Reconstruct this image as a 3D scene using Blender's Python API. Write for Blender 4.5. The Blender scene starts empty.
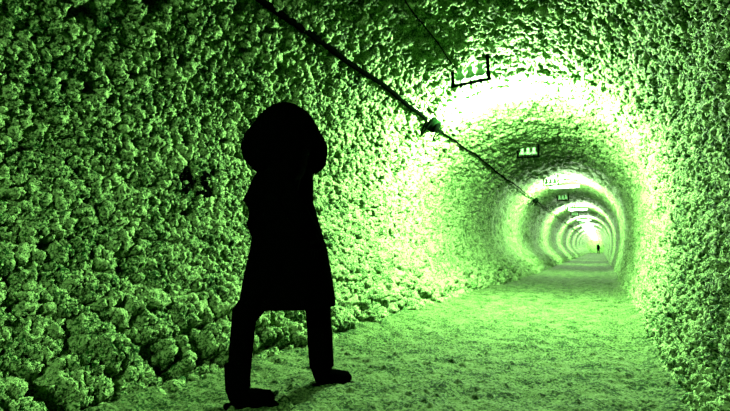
import bpy, bmesh, math, random
import numpy as np
from mathutils import Vector, Matrix, Quaternion
random.seed(4)
S = bpy.context.scene
COL = S.collection

# ------------------------------------------------------------ camera, world, exposure, lamp power
CAM_H = 0.85
cam_d = bpy.data.cameras.new('camera'); cam = bpy.data.objects.new('camera', cam_d); COL.objects.link(cam)
cam_d.sensor_width = 36.0; cam_d.lens = 470.0 / 730.0 * 36.0; cam_d.clip_start = 0.02; cam_d.clip_end = 400
cam.location = (0, 0, CAM_H)
cam.rotation_euler = (math.radians(90 + 5.288), 0, math.radians(26.565))
S.camera = cam
w = bpy.data.worlds.new('world'); S.world = w; w.use_nodes = True
w.node_tree.nodes['Background'].inputs[0].default_value = (0.0, 0.012, 0.0, 1)
w.node_tree.nodes['Background'].inputs[1].default_value = 0.0
S.view_settings.view_transform = 'Standard'; S.view_settings.look = 'None'
S.view_settings.gamma = 1; S.view_settings.use_curve_mapping = False
S.view_settings.exposure = 0.0
LIGHT_COL = (0.76, 1.0, 0.65)
LAMP_W = 8500.0
LAMP_Y = [-3.8, 6.95] + [-3.8 + 10.9 * k for k in range(2, 12)]
LAMP_DZ = 0.30
XC = -1.08                         # centre line of the tunnel
Y0, Y1 = -7.0, 118.6

# ------------------------------------------------------------ numpy noise
def h2(ix, iy, seed):
    n = (ix.astype(np.int64) * 374761393 + iy.astype(np.int64) * 668265263 + seed * 1442695041) & 0xffffffff
    n = ((n ^ (n >> 13)) * 1274126177) & 0xffffffff
    n = ((n ^ (n >> 15)) * 2246822519) & 0xffffffff
    n = n ^ (n >> 16)
    return (n & 0xffffff).astype(np.float64) / 16777216.0
def perlin(x, y, seed=0):
    ix = np.floor(x); iy = np.floor(y); fx = x - ix; fy = y - iy
    ux = fx*fx*fx*(fx*(fx*6-15)+10); uy = fy*fy*fy*(fy*(fy*6-15)+10)
    def g(a, b):
        t = h2(ix + a, iy + b, seed) * 2 * math.pi
        return np.cos(t) * (fx - a) + np.sin(t) * (fy - b)
    return ((g(0,0)*(1-ux) + g(1,0)*ux)*(1-uy) + (g(0,1)*(1-ux) + g(1,1)*ux)*uy) * 1.4
def fbm(x, y, seed, octv=4, gain=.5):
    r = 0; a = 1; f = 1
    for o in range(octv):
        r = r + a * perlin(x*f, y*f, seed + o*17); a *= gain; f *= 2.03
    return r
def worley(x, y, seed):
    ix = np.floor(x); iy = np.floor(y)
    f1 = np.full(x.shape, 9.0); f2 = np.full(x.shape, 9.0); idn = np.zeros(x.shape)
    for a in (-1, 0, 1):
        for b in (-1, 0, 1):
            cx = ix + a; cy = iy + b
            px = cx + h2(cx, cy, seed); py = cy + h2(cx, cy, seed + 7)
            d = np.hypot(px - x, py - y)
            nw = d < f1
            f2 = np.where(nw, f1, np.minimum(f2, d)); idn = np.where(nw, h2(cx, cy, seed + 13), idn)
            f1 = np.where(nw, d, f1)
    return f1, f2, idn
def h3(ix, iy, iz, seed):
    return h2(ix + iz*57, iy - iz*113, seed)
def knobs3(P, sc, seed):
    """rounded lumps in space: nearest of the eight surrounding cell points"""
    Q = P * sc; B = np.floor(Q - .5); f = np.full(P.shape[:-1], 9.0); idn = np.zeros(P.shape[:-1])
    for a in (0, 1):
        for b in (0, 1):
            for c in (0, 1):
                cx, cy, cz = B[...,0]+a, B[...,1]+b, B[...,2]+c
                r = h3(cx, cy, cz, seed); r2 = (r*4096) % 1.0; r3 = (r*64) % 1.0
                d = (cx+.5+(r-.5)*.7-Q[...,0])**2 + (cy+.5+(r2-.5)*.7-Q[...,1])**2 + (cz+.5+(r3-.5)*.7-Q[...,2])**2
                nw = d < f; idn = np.where(nw, (r*777) % 1.0, idn); f = np.where(nw, d, f)
    return f, idn
def sstep(a, b, x):
    t = np.clip((x - a) / (b - a), 0, 1); return t*t*(3 - 2*t)

# ------------------------------------------------------------ tunnel section
PROF = [(-1.27,-.14),(-1.34,.05),(-1.56,.45),(-1.74,.95),(-1.80,1.5),(-1.68,2.1),(-1.40,2.62),(-1.0,3.0),(-.52,3.23),(0,3.32),
        (.52,3.25),(1.0,3.03),(1.40,2.66),(1.66,2.12),(1.75,1.5),(1.71,.95),(1.60,.45),(1.48,.05),(1.45,-.14)]
def _catmull(P, n=30):
    P = [np.array(p, float) for p in P]; Q = [2*P[0]-P[1]] + P + [2*P[-1]-P[-2]]; out = []
    for i in range(1, len(Q)-2):
        for k in range(n):
            t = k / n; a, b, c, d = Q[i-1], Q[i], Q[i+1], Q[i+2]
            out.append(.5*((2*b) + (-a+c)*t + (2*a-5*b+4*c-d)*t*t + (-a+3*b-3*c+d)*t**3))
    out.append(P[-1]); return np.array(out)
_pc = _catmull(PROF)
_sl = np.concatenate([[0], np.cumsum(np.hypot(*np.diff(_pc, axis=0).T))])
SL = _sl[-1]
_tg = np.gradient(_pc, _sl, axis=0); _tg /= np.linalg.norm(_tg, axis=1)[:, None]
def prof(s):
    x = np.interp(s, _sl, _pc[:,0]); z = np.interp(s, _sl, _pc[:,1])
    tx = np.interp(s, _sl, _tg[:,0]); tz = np.interp(s, _sl, _tg[:,1])
    return x, z, tz, -tx            # position, inward normal (left wall: +x)
def disp(s, Y, res=.012):
    """height of the rock surface above the mean section, towards the inside"""
    x, z, nx, nz = prof(s)
    left = sstep(.1, -.6, x); base = sstep(.75, .1, z) * left; up = sstep(1.9, 2.7, z)
    wx = perlin(s*2.1, Y*2.1, 91) * .12; wy = perlin(s*2.1 + 9, Y*2.1, 92) * .12
    wx2 = perlin(s*9, Y*9, 95) * .03; wy2 = perlin(s*9, Y*9 + 4, 96) * .03
    d = .055 * fbm(s*.8, Y*.55, 3, 3)
    # rubble stones laid in rough courses
    f1, f2, i1 = worley((s + wx) * 6.5, (Y + wy) * 4.6, 21)
    stone = sstep(0, .34, f2 - f1)
    d = d + stone * (.006 + .015*i1) * (1 + 1.6*up) - .012
    d = d + .25 * sstep(7, 15, Y) * left * sstep(1.3, .2, z)
    f1, f2, i2 = worley((s + wx + wx2) * 15, (Y + wy + wy2) * 13, 22)
    d = d + (1 - np.minimum(f1, 1)**2) * .012 * (.3 + 1.2*i2) * sstep(.15, .03, res) - .012
    # knobbly crust
    if res < .05:
        d = d + sstep(.05, .02, res) * .010 * fbm(s*17, Y*17, 31, 3, .65)
    # crags
    rg = 1 - np.abs(perlin(s*2.6 + wx, Y*2.2 + wy, 41))*2
    d = d - .030 * sstep(.80, .98, rg) * (1 - .5*up)
    # pits
    f1, f2, i5 = worley((s + wx2) * 3.4, (Y + wy2) * 3.0, 51)
    rad = .10 + .13 * i5
    d = d - .115 * sstep(rad, rad*.45, f1) * (i5 > .42)
    f1, f2, i6 = worley((s + wx2) * 8, (Y + wy2) * 7, 52)
    d = d - .060 * sstep(.24, .10, f1) * (i6 > .55)
    # boulders heaped along the foot of the left wall
    f1, f2, i7 = worley((s + wx*.8 + wx2) * 4.6, (Y + wy*.8 + wy2) * 3.4, 61)
    bo = np.sqrt(np.clip(sstep(0, .42, f2 - f1), 0, 1)) * (.55 + .9*i7)
    d = d + base * (bo * .115 - .03)
    # a course of stone that steps down from the vault
    d = d + .045 * up * sstep(6.35, 6.5, Y + .3*perlin(s*1.5, Y, 71)*.4) * sstep(6.95, 6.75, Y)
    return d
def rock_grid(SS, YY, res, fine=True, off=0.0):
    x, z, nx, nz = prof(SS); d = disp(SS, YY, res)
    P = np.stack([XC + x + nx*d, YY, z + nz*d], -1)
    if fine:
        a = np.gradient(P, axis=0); b = np.gradient(P, axis=1); n = np.cross(a, b)
        n /= np.linalg.norm(n, axis=-1)[..., None] + 1e-9
        n *= np.sign((n[...,0]*nx + n[...,2]*nz))[..., None]
        n = n*.75 + np.stack([nx, 0*nx, nz], -1)*.25
        W = P + .012*np.stack([perlin(P[...,1]*14, P[...,2]*14+P[...,0]*9, 5), perlin(P[...,2]*14, P[...,0]*14, 6), perlin(P[...,1]*14+7, P[...,2]*14, 7)], -1)
        f, i = knobs3(W, 29, 71); h = (1 - np.minimum(f*1.5, 1.2)) * .026 * (.3 + 1.2*i)
        f, i = knobs3(W, 60, 72); h = h + (1 - np.minimum(f*1.5, 1.2)) * .018 * (.3 + 1.2*i)
        P = P + n * (h + off)[..., None]
    return P
def surf(s, Y, off=0.0):
    s = np.asarray(s, float); Y = np.asarray(Y, float)
    x, z, nx, nz = prof(s); d = disp(s, Y) + off
    return np.stack([XC + x + nx*d, Y + 0*x, z + nz*d], -1)
def floor_z(X, Y, res=.012):
    z = .030 * fbm(X*.9, Y*.5, 201, 3) * sstep(30, 8, Y)
    z = z + .022 * fbm(X*3.6, Y*4.2, 203, 5, .62)
    f1, f2, i = worley(X*11, Y*10, 205)
    k = sstep(.15, .03, res)
    z = z + k * .016 * sstep(.33, .05, f1) * (i > .72) * (i*1.2)
    f1, f2, i = worley(X*30, Y*28, 206)
    z = z + k * .007 * (1 - np.minimum(f1, 1)) * (.3 + i)
    z = z - .03 * np.exp(-((X - XC - .45 - .25*np.sin(Y*.35)) / .28)**2)
    z = z + .05 * sstep(.45, .0, X - (XC - 1.42)) + .05 * sstep(.30, .0, XC + 1.55 - X)
    return z

# ------------------------------------------------------------ helpers
def link(o, parent=None):
    COL.objects.link(o)
    if parent: o.parent = parent
    return o
def tag(o, label=None, cat=None, group=None, kind=None):
    if label: o['label'] = label
    if cat: o['category'] = cat
    if group: o['group'] = group
    if kind: o['kind'] = kind
    return o
def empty(name, loc, rot=(0,0,0)):
    o = bpy.data.objects.new(name, None); link(o); o.location = loc; o.rotation_euler = rot; o.empty_display_size = .1
    return o
def mesh_obj(name, me, mat, parent=None, smooth=True):
    if smooth: me.polygons.foreach_set('use_smooth', [True]*len(me.polygons))
    me.materials.append(mat)
    return link(bpy.data.objects.new(name, me), parent)
def bm_obj(name, bm, mat, parent=None, smooth=True):
    me = bpy.data.meshes.new(name); bmesh.ops.recalc_face_normals(bm, faces=bm.faces); bm.to_mesh(me); bm.free()
    return mesh_obj(name, me, mat, parent, smooth)
def grid_mesh(name, blocks):
    """blocks: list of (rows, cols, 3) arrays"""
    V = []; F = []; off = 0
    for P in blocks:
        r, c = P.shape[:2]; V.append(P.reshape(-1, 3))
        i = np.arange(r*c).reshape(r, c) + off
        F.append(np.stack([i[:-1,:-1], i[1:,:-1], i[1:,1:], i[:-1,1:]], -1).reshape(-1, 4)); off += r*c
    V = np.concatenate(V); F = np.concatenate(F)
    me = bpy.data.meshes.new(name)
    me.vertices.add(len(V)); me.vertices.foreach_set('co', V.astype(np.float32).ravel())
    me.loops.add(F.size); me.loops.foreach_set('vertex_index', F.astype(np.int32).ravel())
    me.polygons.add(len(F)); me.polygons.foreach_set('loop_start', np.arange(0, F.size, 4, dtype=np.int32))
    me.update(calc_edges=True)
    return me
def tube(bm, pts, r, n=8, cap=True):
    pts = [Vector(p) for p in pts]; rings = []
    rr = r if isinstance(r, (list, tuple)) else [r]*len(pts)
    up = Vector((0,0,1))
    for i, p in enumerate(pts):
        t = (pts[min(i+1, len(pts)-1)] - pts[max(i-1, 0)]).normalized()
        a = t.cross(up)
        if a.length < .05: a = t.cross(Vector((1,0,0)))
        a.normalize(); b = t.cross(a)
        rings.append([bm.verts.new(p + (a*math.cos(2*math.pi*k/n) + b*math.sin(2*math.pi*k/n))*rr[i]) for k in range(n)])
    for A, B in zip(rings, rings[1:]):
        for k in range(n): bm.faces.new((A[k], A[(k+1)%n], B[(k+1)%n], B[k]))
    if cap: bm.faces.new(rings[0][::-1]); bm.faces.new(rings[-1])
def box(bm, c, size, bev=.0):
    r = bmesh.ops.create_cube(bm, size=1, matrix=Matrix.Translation(c) @ Matrix.Diagonal((*size, 1)))
    if bev: bmesh.ops.bevel(bm, geom=list({e for v in r['verts'] for e in v.link_edges}), offset=bev, segments=2, affect='EDGES')
def lathe(bm, prof_, c=(0,0,0), n=20):
    rings = []
    for r, z in prof_: rings.append([bm.verts.new((c[0]+r*math.cos(2*math.pi*k/n), c[1]+r*math.sin(2*math.pi*k/n), c[2]+z)) for k in range(n)])
    for A, B in zip(rings, rings[1:]):
        for k in range(n): bm.faces.new((A[k], A[(k+1)%n], B[(k+1)%n], B[k]))
    bm.faces.new(rings[0][::-1]); bm.faces.new(rings[-1])

# ------------------------------------------------------------ materials
def nodes_of(name):
    m = bpy.data.materials.new(name); m.use_nodes = True; nt = m.node_tree
    return m, nt, nt.nodes['Principled BSDF']
def rock_mat(name, ca, cb, rough=1, spec=.03, bump=.6, sc=(70, 220), dist=.006):
    m, nt, P = nodes_of(name); N = nt.nodes.new; L = nt.links.new
    tc = N('ShaderNodeTexCoord')
    n1 = N('ShaderNodeTexNoise'); n1.inputs['Scale'].default_value = 5; n1.inputs['Detail'].default_value = 8; n1.inputs['Roughness'].default_value = .7
    L(tc.outputs['Object'], n1.inputs['Vector'])
    rp = N('ShaderNodeValToRGB'); rp.color_ramp.elements[0].position = .37; rp.color_ramp.elements[1].position = .61
    rp.color_ramp.elements[0].color = (*ca, 1); rp.color_ramp.elements[1].color = (*cb, 1)
    n2 = N('ShaderNodeTexNoise'); n2.inputs['Scale'].default_value = 62; n2.inputs['Detail'].default_value = 5; n2.inputs['Roughness'].default_value = .7
    L(tc.outputs['Object'], n2.inputs['Vector'])
    ml = N('ShaderNodeMath'); ml.operation = 'MULTIPLY_ADD'; L(n2.outputs['Fac'], ml.inputs[0]); ml.inputs[1].default_value = 1.9; ml.inputs[2].default_value = -.95
    sm = N('ShaderNodeMath'); sm.operation = 'ADD'; L(ml.outputs[0], sm.inputs[0]); L(n1.outputs['Fac'], sm.inputs[1])
    L(sm.outputs[0], rp.inputs['Fac']); L(rp.outputs['Color'], P.inputs['Base Color'])
    P.inputs['Roughness'].default_value = rough; P.inputs['Specular IOR Level'].default_value = spec
    a = N('ShaderNodeTexNoise'); a.inputs['Scale'].default_value = sc[0]; a.inputs['Detail'].default_value = 5; a.inputs['Roughness'].default_value = .65
    L(tc.outputs['Object'], a.inputs['Vector'])
    v = N('ShaderNodeTexVoronoi'); v.inputs['Scale'].default_value = sc[1]; L(tc.outputs['Object'], v.inputs['Vector'])
    ad = N('ShaderNodeMath'); ad.operation = 'MULTIPLY_ADD'; L(v.outputs['Distance'], ad.inputs[0]); ad.inputs[1].default_value = -.5; L(a.outputs['Fac'], ad.inputs[2])
    b = N('ShaderNodeBump'); b.inputs['Strength'].default_value = bump; b.inputs['Distance'].default_value = dist
    L(ad.outputs[0], b.inputs['Height']); L(b.outputs['Normal'], P.inputs['Normal'])
    return m
def plain(name, c, rough=.6, metal=0, spec=.3, noise=.25):
    m, nt, P = nodes_of(name); N = nt.nodes.new; L = nt.links.new
    tc = N('ShaderNodeTexCoord'); n = N('ShaderNodeTexNoise'); n.inputs['Scale'].default_value = 30; n.inputs['Detail'].default_value = 4
    L(tc.outputs['Object'], n.inputs['Vector'])
    rp = N('ShaderNodeValToRGB'); rp.color_ramp.elements[0].color = (*[x*(1-noise) for x in c], 1); rp.color_ramp.elements[1].color = (*[min(1, x*(1+noise)) for x in c], 1)
    rp.color_ramp.elements[0].position = .3; rp.color_ramp.elements[1].position = .7
    L(n.outputs['Fac'], rp.inputs['Fac']); L(rp.outputs['Color'], P.inputs['Base Color'])
    P.inputs['Roughness'].default_value = rough; P.inputs['Metallic'].default_value = metal; P.inputs['Specular IOR Level'].default_value = spec
    return m
M_ROCK = rock_mat('green_lit_rock', (.0006,.016,.0005), (.078,.158,.044), bump=1.0, dist=.014, sc=(60, 115))  # dark dirt mottling also paints in the shade of pits between knobs
M_FLOOR = rock_mat('packed_earth', (.0004,.009,.0003), (.030,.062,.016), rough=1, spec=.02, bump=1.0, sc=(45, 160), dist=.008)
M_IRON = plain('black_iron', (.0001,.0003,.0001), 1, spec=0)
M_CABLE = plain('black_cable', (.0001,.0003,.0001), 1, spec=0)
M_PORC = plain('green_porcelain', (.05,.15,.045), .4, spec=.3)
M_BOX = plain('dark_box', (.0003,.0016,.0003), 1, spec=0)
M_PAINT = plain('black_paint', (.0003,.0006,.0003), 1, spec=0)
M_COAT = plain('silhouette_coat', (.0001,.0002,.0001), 1, spec=0)  # coat, hair and skin near black: silhouette shade painted into the colour
M_HAIR = plain('silhouette_hair', (.0001,.0002,.0001), 1, spec=0)
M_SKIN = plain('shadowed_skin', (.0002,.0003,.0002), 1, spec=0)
M_LAMPB = plain('lamp_housing', (.3,.6,.3), .5)
def emis(name, c, s):
    m, nt, P = nodes_of(name); P.inputs['Emission Color'].default_value = (*c, 1); P.inputs['Emission Strength'].default_value = s; P.inputs['Base Color'].default_value = (.8,.8,.8,1)
    return m
M_TUBE = emis('lit_tube', LIGHT_COL, 12)

# ------------------------------------------------------------ tunnel shell
def rows_near():
    y = [-1.4]
    while y[-1] < 14: y.append(y[-1] + max(.0095, y[-1]*.0030))
    return np.array(y)
def rows_far():
    y = [13.7]
    while y[-1] < Y1: y.append(y[-1] + y[-1]*.0065)
    return np.array(y)
SEG = {'wall_left': (0, 2.95), 'ceiling': (2.93, SL-2.93), 'wall_right': (SL-2.95, SL)}
for nm, (a, b) in SEG.items():
    bl = []
    for ys, ds, res in ((np.arange(Y0, -1.3, .06), .05, .045), (rows_near(), .0100, .0125), (rows_far(), .045, .045)):
        ss = np.linspace(a, b, int((b-a)/ds)+1); SS, YY = np.meshgrid(ss, ys)
        bl.append(rock_grid(SS, YY, .049 if ys[-1] > 20 else res, res < .02))
    o = mesh_obj(nm, grid_mesh(nm, bl), M_ROCK); tag(o, kind='structure')
bl = []
for ys, ds, res in ((np.arange(Y0, -1.3, .06), .05, .045), (rows_near(), .0125, .0125), (rows_far(), .05, .05)):
    xs = np.linspace(XC-1.62, XC+1.72, int(3.34/ds)+1); XX, YY = np.meshgrid(xs, ys)
    bl.append(np.stack([XX, YY, floor_z(XX, YY, res)], -1)[:, ::-1])
o = mesh_obj('floor', grid_mesh('floor', bl), M_FLOOR); tag(o, kind='structure')
def end_wall(name, Y, flip):
    ss = np.linspace(0, SL, 90); x, z, nx, nz = prof(ss); x = np.append(x, np.linspace(x[-1], x[0], 22)[1:]); z = np.append(z, [-.14]*21); bm = bmesh.new()
    t = np.linspace(0, 1, 14); rings = []
    for k in t:
        px = XC + x*(1.03)*k + 0; pz = 1.5 + (z*1.02-1.5)*k
        py = Y + .08*perlin(px*2, pz*2, 301)
        rings.append([bm.verts.new((px[i], py[i], pz[i])) for i in range(111)])
    for A, B in zip(rings, rings[1:]):
        for i in range(110): bm.faces.new((A[i], A[i+1], B[i+1], B[i]))
    bmesh.ops.remove_doubles(bm, verts=bm.verts, dist=1e-4)
    tag(bm_obj(name, bm, M_ROCK), kind='structure')
end_wall('wall_back', Y1-.5, 0); end_wall('wall_front', Y0+.1, 0)

# ------------------------------------------------------------ lamps: a tube in each lit ring of the vault
def s_at_x(x):      # arc position on the vault for an x offset from the centre
    i = np.where(_pc[:,1] > 2.3)[0]; return float(np.interp(x, _pc[i,0], _sl[i]))
def make_lamp(Y):
    Z = 3.32
    r = empty('tube_lamp', (XC, Y, Z))
    bm = bmesh.new(); box(bm, (0, 0, -LAMP_DZ+.075), (1.0, .05, .035), .006)
    hb = bm_obj('housing', bm, M_LAMPB, r, False)
    bm = bmesh.new(); tube(bm, [(-.46,0,-LAMP_DZ+.02), (.46,0,-LAMP_DZ+.02)], .019, 14); bm_obj('glowing_tube', bm, M_TUBE, r)['label'] = 'glowing white-green tube'
    for sx in (-1, 1):
        bm = bmesh.new(); box(bm, (sx*.475, 0, -LAMP_DZ+.03), (.03, .045, .06), .005); bm_obj('end_holder', bm, M_LAMPB, r, False)
        bm = bmesh.new(); tube(bm, [(sx*.33,0,-LAMP_DZ+.09), (sx*.33,0,.06)], .007, 6); bm_obj('hanger', bm, M_IRON, r)
    return r
def copy_tree(o, parent=None):
    c = o.copy(); COL.objects.link(c); c.parent = parent
    for ch in list(o.children): copy_tree(ch, c)
    return c
lamp0 = make_lamp(LAMP_Y[1])
ORD = ['nearest', 'second', 'third', 'fourth', 'fifth', 'sixth', 'seventh', 'eighth', 'ninth', 'tenth', 'eleventh', 'twelfth']
for i, Y in enumerate(LAMP_Y):
    o = lamp0 if i == 1 else copy_tree(lamp0); o.location.y = Y; o.location.x = XC - (.16 if i == 1 else 0)
    if i == 0: tag(o, 'tube lamp across the vault behind the viewer', 'lamp', 'tube lamps across the vault')
    elif i == 1: tag(o, 'big blown-out white tube lamp across the vault just beyond the nearest bracket', 'lamp', 'tube lamps across the vault')
    else: tag(o, 'glaring tube lamp in the %s bright ring of the tunnel vault' % ORD[i-1], 'lamp', 'tube lamps across the vault')
    for sx in (-.3, .3):
        ld = bpy.data.lights.new('lamp_light', 'POINT'); ld.energy = LAMP_W/2 * (.38, 1.75, .60, .65, .65)[min(i, 4)]; ld.color = LIGHT_COL; ld.shadow_soft_size = .03
        lo = bpy.data.objects.new('lamp_light', ld); link(lo); lo.location = (o.location.x + sx, Y - .02, 3.32 - LAMP_DZ - .04)

# ------------------------------------------------------------ insulator brackets hanging from the crown
def make_bracket():
    r = empty('insulator_bracket', (0,0,0))
    W, H = .46, .27
    for sx in (-1, 1):
        bm = bmesh.new(); box(bm, (sx*W/2, 0, -H/2+.04), (.042, .03, H+.08), .004); bm_obj('post', bm, M_IRON, r, False)
    bm = bmesh.new(); box(bm, (0, 0, -H), (W+.06, .032, .034), .004); bm_obj('crossbar', bm, M_IRON, r, False)
    bm = bmesh.new(); box(bm, (-.20, 0, .03), (.42, .06, .04), .008); bm_obj('fixing_plate', bm, M_IRON, r, False)
    for x in (-.13, 0, .13):
        bm = bmesh.new(); lathe(bm, [(a*1.2, b*1.12) for a, b in [(.016,0),(.03,.0),(.052,.012),(.054,.03),(.046,.052),(.034,.075),(.026,.09),(.033,.105),(.036,.12),(.033,.14),(.02,.15),(.004,.152)]], (x, 0, -H+.055))
        ins = bm_obj('insulator', bm, M_PORC, r)
        bm = bmesh.new(); tube(bm, [(x,0,-H), (x,0,-H+.07)], .010, 8); tube(bm, [(x,0,-H-.03), (x,0,-H+.02)], .018, 6); bm_obj('pin', bm, M_IRON, ins)
    return r
br0 = make_bracket()
for i in range(9):
    o = br0 if i == 0 else copy_tree(br0)
    o.location = (XC - .34, 5.85 + 5.48*i, 3.245); o.rotation_euler = (0, math.radians((-3, 2, 1, -2)[i%4]), 0)
    lb = ['black iron bracket with three green insulators hanging nearest the viewer, before the white glare',
          'black iron insulator bracket on the dark vault between first and second bright rings',
          'small insulator bracket at the leading edge of the second bright ring'][i] if i < 3 else \
         '%s insulator bracket counting down the tunnel from the viewer' % ORD[i]
    tag(o, lb, 'bracket', 'insulator brackets along the vault crown')

# ------------------------------------------------------------ cables along the left haunch
def ray(u, v):
    yaw, p = math.radians(26.565), math.radians(5.288)
    F = Vector((-math.sin(yaw)*math.cos(p), math.cos(yaw)*math.cos(p), math.sin(p))); R = Vector((math.cos(yaw), math.sin(yaw), 0)); U = R.cross(F)
    return F + R*((u-365)/470) - U*((v-205.5)/470)
def hit(u, v):      # (s, Y) where a sight line meets the mean section; used once to read the photo
    d = ray(u, v); best = None
    P = np.array([0, 0, CAM_H]); t = np.linspace(.3, 60, 12000)
    X = d.x*t - XC; Z = CAM_H + d.z*t
    xi, zi = _pc[:,0], _pc[:,1]
    cen = np.arctan2(Z - 1.5, X); pa = np.arctan2(zi - 1.5, xi); pr = np.hypot(xi, zi-1.5)
    m = np.where(pa < -math.pi/2, pa + 2*math.pi, pa); cc = np.where(cen < -math.pi/2, cen + 2*math.pi, cen)
    order = np.argsort(m); rr = np.interp(cc, m[order], pr[order]); out = np.where(np.hypot(X, Z-1.5) > rr)[0][0]
    return float(np.interp(cc[out], m[order], _sl[order])), float(d.y*t[out])
s_c, y_c = hit(428, 120); s_t, y_t = hit(424, 23)
print('HIT cable', s_c, y_c, 'thin', s_t, y_t, 'digits', hit(193, 183), 'topleft', hit(262, 3))
def cable(name, s0, ya, yb, r, off, sag=.0, seed=1, n=None):
    n = n or max(8, int((yb-ya)/.12)); pts = []
    for i in range(n+1):
        y = ya + (yb-ya)*i/n; s = s0 + .015*math.sin(y*1.3 + seed) + .008*math.sin(y*4.1)
        dd = disp(np.array([s]*5), y + np.linspace(-.1, .1, 5)).max()
        x, z, nx, nz = prof(np.array([s])); d = max(dd*.6 + off, dd + r*.3) - sag
        pts.append((XC + x[0] + nx[0]*d, y, z[0] + nz[0]*d))
    bm = bmesh.new(); tube(bm, pts, r, 8); return bm_obj(name, bm, M_CABLE)
tag(cable('power_cable', s_c, -6.5, y_c-.24, .028, .045), 'thick black cable running down the left haunch to the junction box', 'cable')
y_d = hit(533, 198)[1]
tag(cable('power_cable', s_c, y_c+.27, y_d-.27, .018, .045, seed=1), 'thinner black cable on the left haunch between the two junction boxes', 'cable')
tag(cable('power_cable', s_c, y_d+.27, 70, .018, .045, seed=1), 'thin black cable running on along the left haunch beyond the far junction box', 'cable')
tag(cable('bare_wire', s_t, -2, 5.6, .008, .065, seed=3), 'thin black wire along the vault up to the nearest insulator bracket', 'wire')
def make_jbox(s, y):
    p = surf([s], [y], .11)[0]; x, z, nx, nz = prof(np.array([s])); n = Vector((nx[0], 0, nz[0]))
    r = empty('junction_box', p); r.rotation_mode = 'QUATERNION'
    Zc = n; Yc = Vector((0,1,0)); Xc = Yc.cross(Zc)
    r.rotation_quaternion = Matrix((Xc, Yc, Zc)).transposed().to_quaternion()
    bm = bmesh.new(); box(bm, (0,0,-.01), (.15,.19,.08), .014); bm_obj('box_body', bm, M_BOX, r)
    bm = bmesh.new(); lathe(bm, [(.04,0),(.06,.0),(.06,.02),(.04,.03),(.002,.03)], (0,0,.03), 16); bm_obj('lid', bm, M_IRON, r)
    for sy in (-1, 1):
        bm = bmesh.new(); tube(bm, [(0,sy*.09,0), (0,sy*.135,0)], .02, 8); bm_obj('cable_gland', bm, M_IRON, r)
        bm = bmesh.new(); pts = []
        for k in range(13):
            t = k/12; pts.append((.15*math.sin(math.pi*t)**.8*(1 if sy<0 else .9), sy*(.13 + .11*t), .01 + .03*math.sin(math.pi*t)))
        tube(bm, pts, .010, 8); bm_obj('slack_loop', bm, M_CABLE, r)
    r.scale = (1.4, 1.4, 1.4)
    return r
tag(make_jbox(s_c, y_c), 'dark junction box with slack cable loops on the bright left haunch, nearest the viewer', 'junction box', 'junction boxes on the left haunch')
b2 = make_jbox(s_c, hit(533, 198)[1]); tag(b2, 'small dark junction box on the left haunch by the second bright ring', 'junction box', 'junction boxes on the left haunch')

# ------------------------------------------------------------ painted number on the left wall
def painted_number():
    s0, y0 = hit(193, 183)
    strokes = []
    el = [(-.085 + .030*math.cos(a), .0 + .085*math.sin(a)) for a in np.linspace(0, 2*math.pi, 24)]
    strokes.append(el)
    strokes.append([(-.035, .01), (-.012, .012)])
    strokes.append([(.115,.045),(.108,.075),(.085,.088),(.06,.082),(.045,.055),(.052,.02),(.08,-.025),(.10,-.06),(.105,-.085)])
    strokes.append([(.105,-.088),(.02,-.080)])
    n = 70; us = np.linspace(-.16, .16, 2*n); vs = np.linspace(-.13, .13, int(1.7*n)); U, V = np.meshgrid(us, vs)
    D = np.full(U.shape, 9.0)
    for st in strokes:
        for (x1,y1),(x2,y2) in zip(st, st[1:]):
            dx, dy = x2-x1, y2-y1; t = np.clip(((U-x1)*dx + (V-y1)*dy)/(dx*dx+dy*dy+1e-9), 0, 1)
            D = np.minimum(D, np.hypot(U-x1-t*dx, V-y1-t*dy))
    D = D + .004*perlin(U*60, V*60, 5)
    P = rock_grid(s0 + V, y0 + U*1.12, .0125, True, .005); P2 = rock_grid(s0 + V, y0 + U*1.12, .0125, True, -.006)
    me = bmesh.new(); vm = {}; vb = {}
    def gv(d, A, i, j):
        if (i,j) not in d: d[(i,j)] = me.verts.new(A[i,j])
        return d[(i,j)]
    ins = D[:-1,:-1] < .0165
    for i, j in zip(*np.where(ins)):
        me.faces.new([gv(vm, P, *q) for q in ((i,j),(i,j+1),(i+1,j+1),(i+1,j))])
        for (di, dj, a, b) in ((-1,0,(i,j),(i,j+1)), (1,0,(i+1,j+1),(i+1,j)), (0,-1,(i+1,j),(i,j)), (0,1,(i,j+1),(i+1,j+1))):
            if not ins[i+di, j+dj]: me.faces.new([gv(vm,P,*b), gv(vm,P,*a), gv(vb,P2,*a), gv(vb,P2,*b)])
    o = bm_obj('painted_number', me, M_PAINT)
    tag(o, 'black painted number on the rough left wall beside the dark figure', 'painted number')
painted_number()

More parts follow.
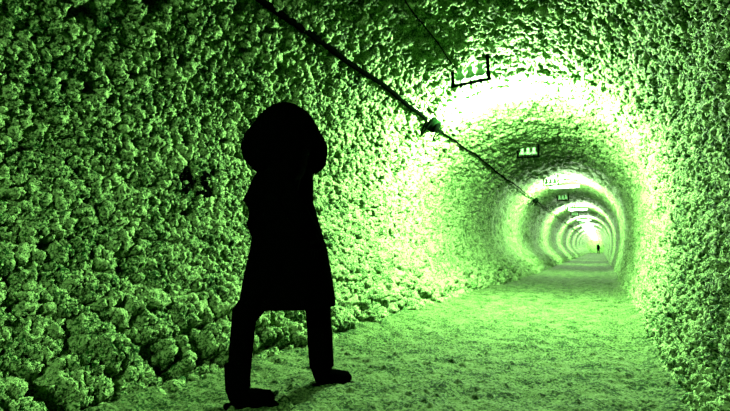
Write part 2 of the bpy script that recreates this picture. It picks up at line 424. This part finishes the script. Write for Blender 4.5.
# ------------------------------------------------------------ the walking figure
def skin_body(name, joints, edges, mat, parent, root=0, sub=2):
    me = bpy.data.meshes.new(name); me.from_pydata([j[0] for j in joints], edges, [])
    o = link(bpy.data.objects.new(name, me), parent)
    sm = o.modifiers.new('skin', 'SKIN'); sm.use_smooth_shade = True
    for i, j in enumerate(joints):
        sv = me.skin_vertices[0].data[i]; r = j[1]; sv.radius = (r, r) if not isinstance(r, tuple) else r
        sv.use_root = (i == root)
    ss = o.modifiers.new('sub', 'SUBSURF'); ss.levels = sub; ss.render_levels = sub
    me.materials.append(mat)
    dg = bpy.context.evaluated_depsgraph_get(); nm = bpy.data.meshes.new_from_object(o.evaluated_get(dg))
    o.modifiers.clear(); o.data = nm
    nm.polygons.foreach_set('use_smooth', [True]*len(nm.polygons))
    return o
def loft(name, rings, mat, parent, n=36, fold=0, capb=True, capt=True, thick=0):
    bm = bmesh.new(); R = []
    for k, (cx, cy, cz, rx, ry) in enumerate(rings):
        f = fold * (1 - k/(len(rings)-1))
        R.append([bm.verts.new((cx + rx*(1+f*math.sin(7*a)+.4*f*math.sin(12*a+1))*math.cos(a), cy + ry*(1+f*math.sin(7*a))*math.sin(a), cz)) for a in [2*math.pi*i/n for i in range(n)]])
    for A, B in zip(R, R[1:]):
        for i in range(n): bm.faces.new((A[i], A[(i+1)%n], B[(i+1)%n], B[i]))
    if capb: bm.faces.new(R[0][::-1])
    if capt: bm.faces.new(R[-1])
    return bm_obj(name, bm, mat, parent)
def make_person(loc, heading, scale=1.0, detailed=True):
    """local frame: +x is the walking direction, z up; heading = angle of +x in world"""
    r = empty('person', loc, (0, 0, heading)); r.scale = (scale,)*3
    J = []; E = []
    def j(p, rad, par=None):
        J.append((p, rad)); i = len(J)-1
        if par is not None: E.append((par, i))
        return i
    pel = j((0,0,.92), (.13,.10)); wa = j((.01,0,1.06), (.115,.09), pel); ch = j((.0,0,1.28), (.14,.10), wa); nb = j((-.01,0,1.43), (.06,.06), ch)
    nk = j((.0,0,1.50), .05, nb)
    hd = j((.02,0,1.58), (.075,.085), nk); h2_ = j((.025,0,1.67), (.075,.09), hd); j((.02,0,1.72), .05, h2_)
    tips = []
    for sy, hip_x, knee, ank, toe in ((1, .03, (.24,.08,.50), (.265,.07,.10), (.42,.07,.035)), (-1, -.02, (-.26,-.085,.49), (-.285,-.085,.10), (-.13,-.09,.035))):
        a = j((hip_x*1.0, sy*.09, .86), .085, pel); b = j(knee, .055, a); m = j(tuple((Vector(knee)*.6+Vector(ank)*.4)), .05, b); c = j(ank, .036, m)
        d = j((ank[0]+.08, ank[1], .045), .036, c); j(toe, .026, d)
    for sy, el, wr in ((-1, (-.06,-.22,1.13), (.08,-.22,.92)), (1, (-.13,.22,1.14), (-.08,.235,.90))):
        a = j((0, sy*.17, 1.40), .055, ch); b = j(el, .04, a); c = j(wr, .026, b)
        p = j(tuple(Vector(wr)+Vector((.015,0,-.05))), (.034,.018), c)
        tips.append((Vector(wr)+Vector((.018,0,-.08)), sy))
    # nose
    skin_body('body', J, E, M_SKIN, r)
    if detailed:
        for t, sy in tips:
            for k, ln in enumerate((.062, .072, .068, .052)):
                x0 = .027 - .018*k; b = t + Vector((x0, 0, .012))
                skin_body('finger', [(tuple(b), .009), (tuple(b+Vector((.004, 0, -ln*.45))), .008), (tuple(b+Vector((.006, -sy*.018, -ln*.8))), .0075), (tuple(b+Vector((.004, -sy*.035, -ln))), .006)], [(0,1),(1,2),(2,3)], M_SKIN, r, sub=1)
            b = t + Vector((.025, 0, .045)); skin_body('thumb', [(tuple(b), .011), (tuple(b+Vector((.022,-sy*.012,-.025))), .009), (tuple(b+Vector((.026,-sy*.022,-.05))), .0075)], [(0,1),(1,2)], M_SKIN, r, sub=1)
        bm = bmesh.new(); tube(bm, [(.095,0,1.65),(.115,0,1.625),(.125,0,1.605),(.10,0,1.595)], [.008,.011,.014,.01], 8); bm_obj('nose', bm, M_SKIN, r)
        for sy in (-1, 1):
            bm = bmesh.new(); bmesh.ops.create_uvsphere(bm, u_segments=12, v_segments=8, radius=.012, matrix=Matrix.Translation((.10, sy*.032, 1.645))); bm_obj('eye', bm, M_SKIN, r)
        bm = bmesh.new(); tube(bm, [(.093,-.022,1.572),(.104,0,1.572),(.093,.022,1.572)], .006, 6); bm_obj('mouth', bm, M_SKIN, r)
    # coat: hem at the knee, flared
    co = loft('coat', [(.02,0,.52,.275,.23),(.02,0,.56,.275,.23),(.02,0,.70,.255,.21),(.02,0,.85,.225,.195),(.005,0,1.0,.19,.175),(-.01,0,1.12,.165,.165),(-.015,0,1.25,.165,.185),(-.01,0,1.36,.15,.205),(-.005,0,1.43,.12,.17),(0,0,1.47,.085,.09),(0,0,1.52,.075,.075)], M_COAT, r, fold=.05, capb=False)
    for sy, pts in ((-1, [(0,-.17,1.40),(-.05,-.215,1.27),(-.07,-.23,1.13),(.0,-.235,1.02),(.07,-.225,.935)]), (1, [(0,.17,1.40),(-.08,.215,1.27),(-.14,.23,1.14),(-.12,.24,1.02),(-.085,.24,.92)])):
        bm = bmesh.new(); tube(bm, pts, [.075,.07,.063,.058,.05], 14); bm_obj('sleeve', bm, M_COAT, co)
    # thick bobbed hair, peaked at the crown
    bm = bmesh.new(); bmesh.ops.create_icosphere(bm, subdivisions=5, radius=1)
    for v in bm.verts:
        p = v.co.copy(); z = p.z; a = math.atan2(p.y, p.x)
        wgt = .222 * math.sqrt(max(0, 1-z*z))**.85 * (1.02 - .33*z - .12*max(0, -z-.5))
        lum = 1 + .035*math.sin(5*a + 4*z) + .03*math.sin(11*a - 7*z) + .02*math.sin(23*a + 3*z)
        zz = z*.225 if z > 0 else z*.24
        q = Vector((math.cos(a)*wgt*lum*1.05, math.sin(a)*wgt*lum*.88, zz))
        v.co = q + Vector((-.010, 0, 1.505))
        # open the face a little
        if q.x > .09 and abs(q.y) < .07 and -.12 < q.z < .12: v.co.x -= .045
    bm_obj('hair', bm, M_HAIR, r)
    # trousers and boots
    for sy, kn, an in ((1, (.24,.08,.50), (.265,.07,.13)), (-1, (-.26,-.085,.49), (-.285,-.085,.13))):
        bm = bmesh.new(); tube(bm, [(.02*sy, sy*.09, .80), kn, tuple((Vector(kn)+Vector(an))/2), an], [.105,.085,.078,.075] if sy > 0 else [.10,.072,.062,.062], 16); bm_obj('trouser_leg', bm, M_COAT, r)
    for ax, ay in ((.265, .07), (-.285, -.085)):
        bm = bmesh.new(); tube(bm, [(ax-.005,ay,.24), (ax,ay,.12), (ax+.01,ay,.06), (ax+.10,ay,.050), (ax+.175,ay,.042), (ax+.20,ay,.036)], [.070,.066,.062,.052,.040,.016], 16)
        b = bm_obj('boot', bm, M_COAT, r)
        bm = bmesh.new(); box(bm, (ax+.09,ay,.010), (.25,.095,.020), .006); box(bm, (ax-.03,ay,.018), (.07,.085,.036), .006)
        bm_obj('sole', bm, M_COAT, b, False)
    return r
ph = make_person((-1.66, 2.28, .0), math.atan2(.82, .57))
tag(ph, 'large dark figure in a long coat, blackened to a silhouette, walking near the left wall', 'person')
pf = make_person((-0.45, 100, .0), math.radians(100), 1.0, False)
tag(pf, 'tiny dark figure standing far off in the glow at the tunnel end', 'person')
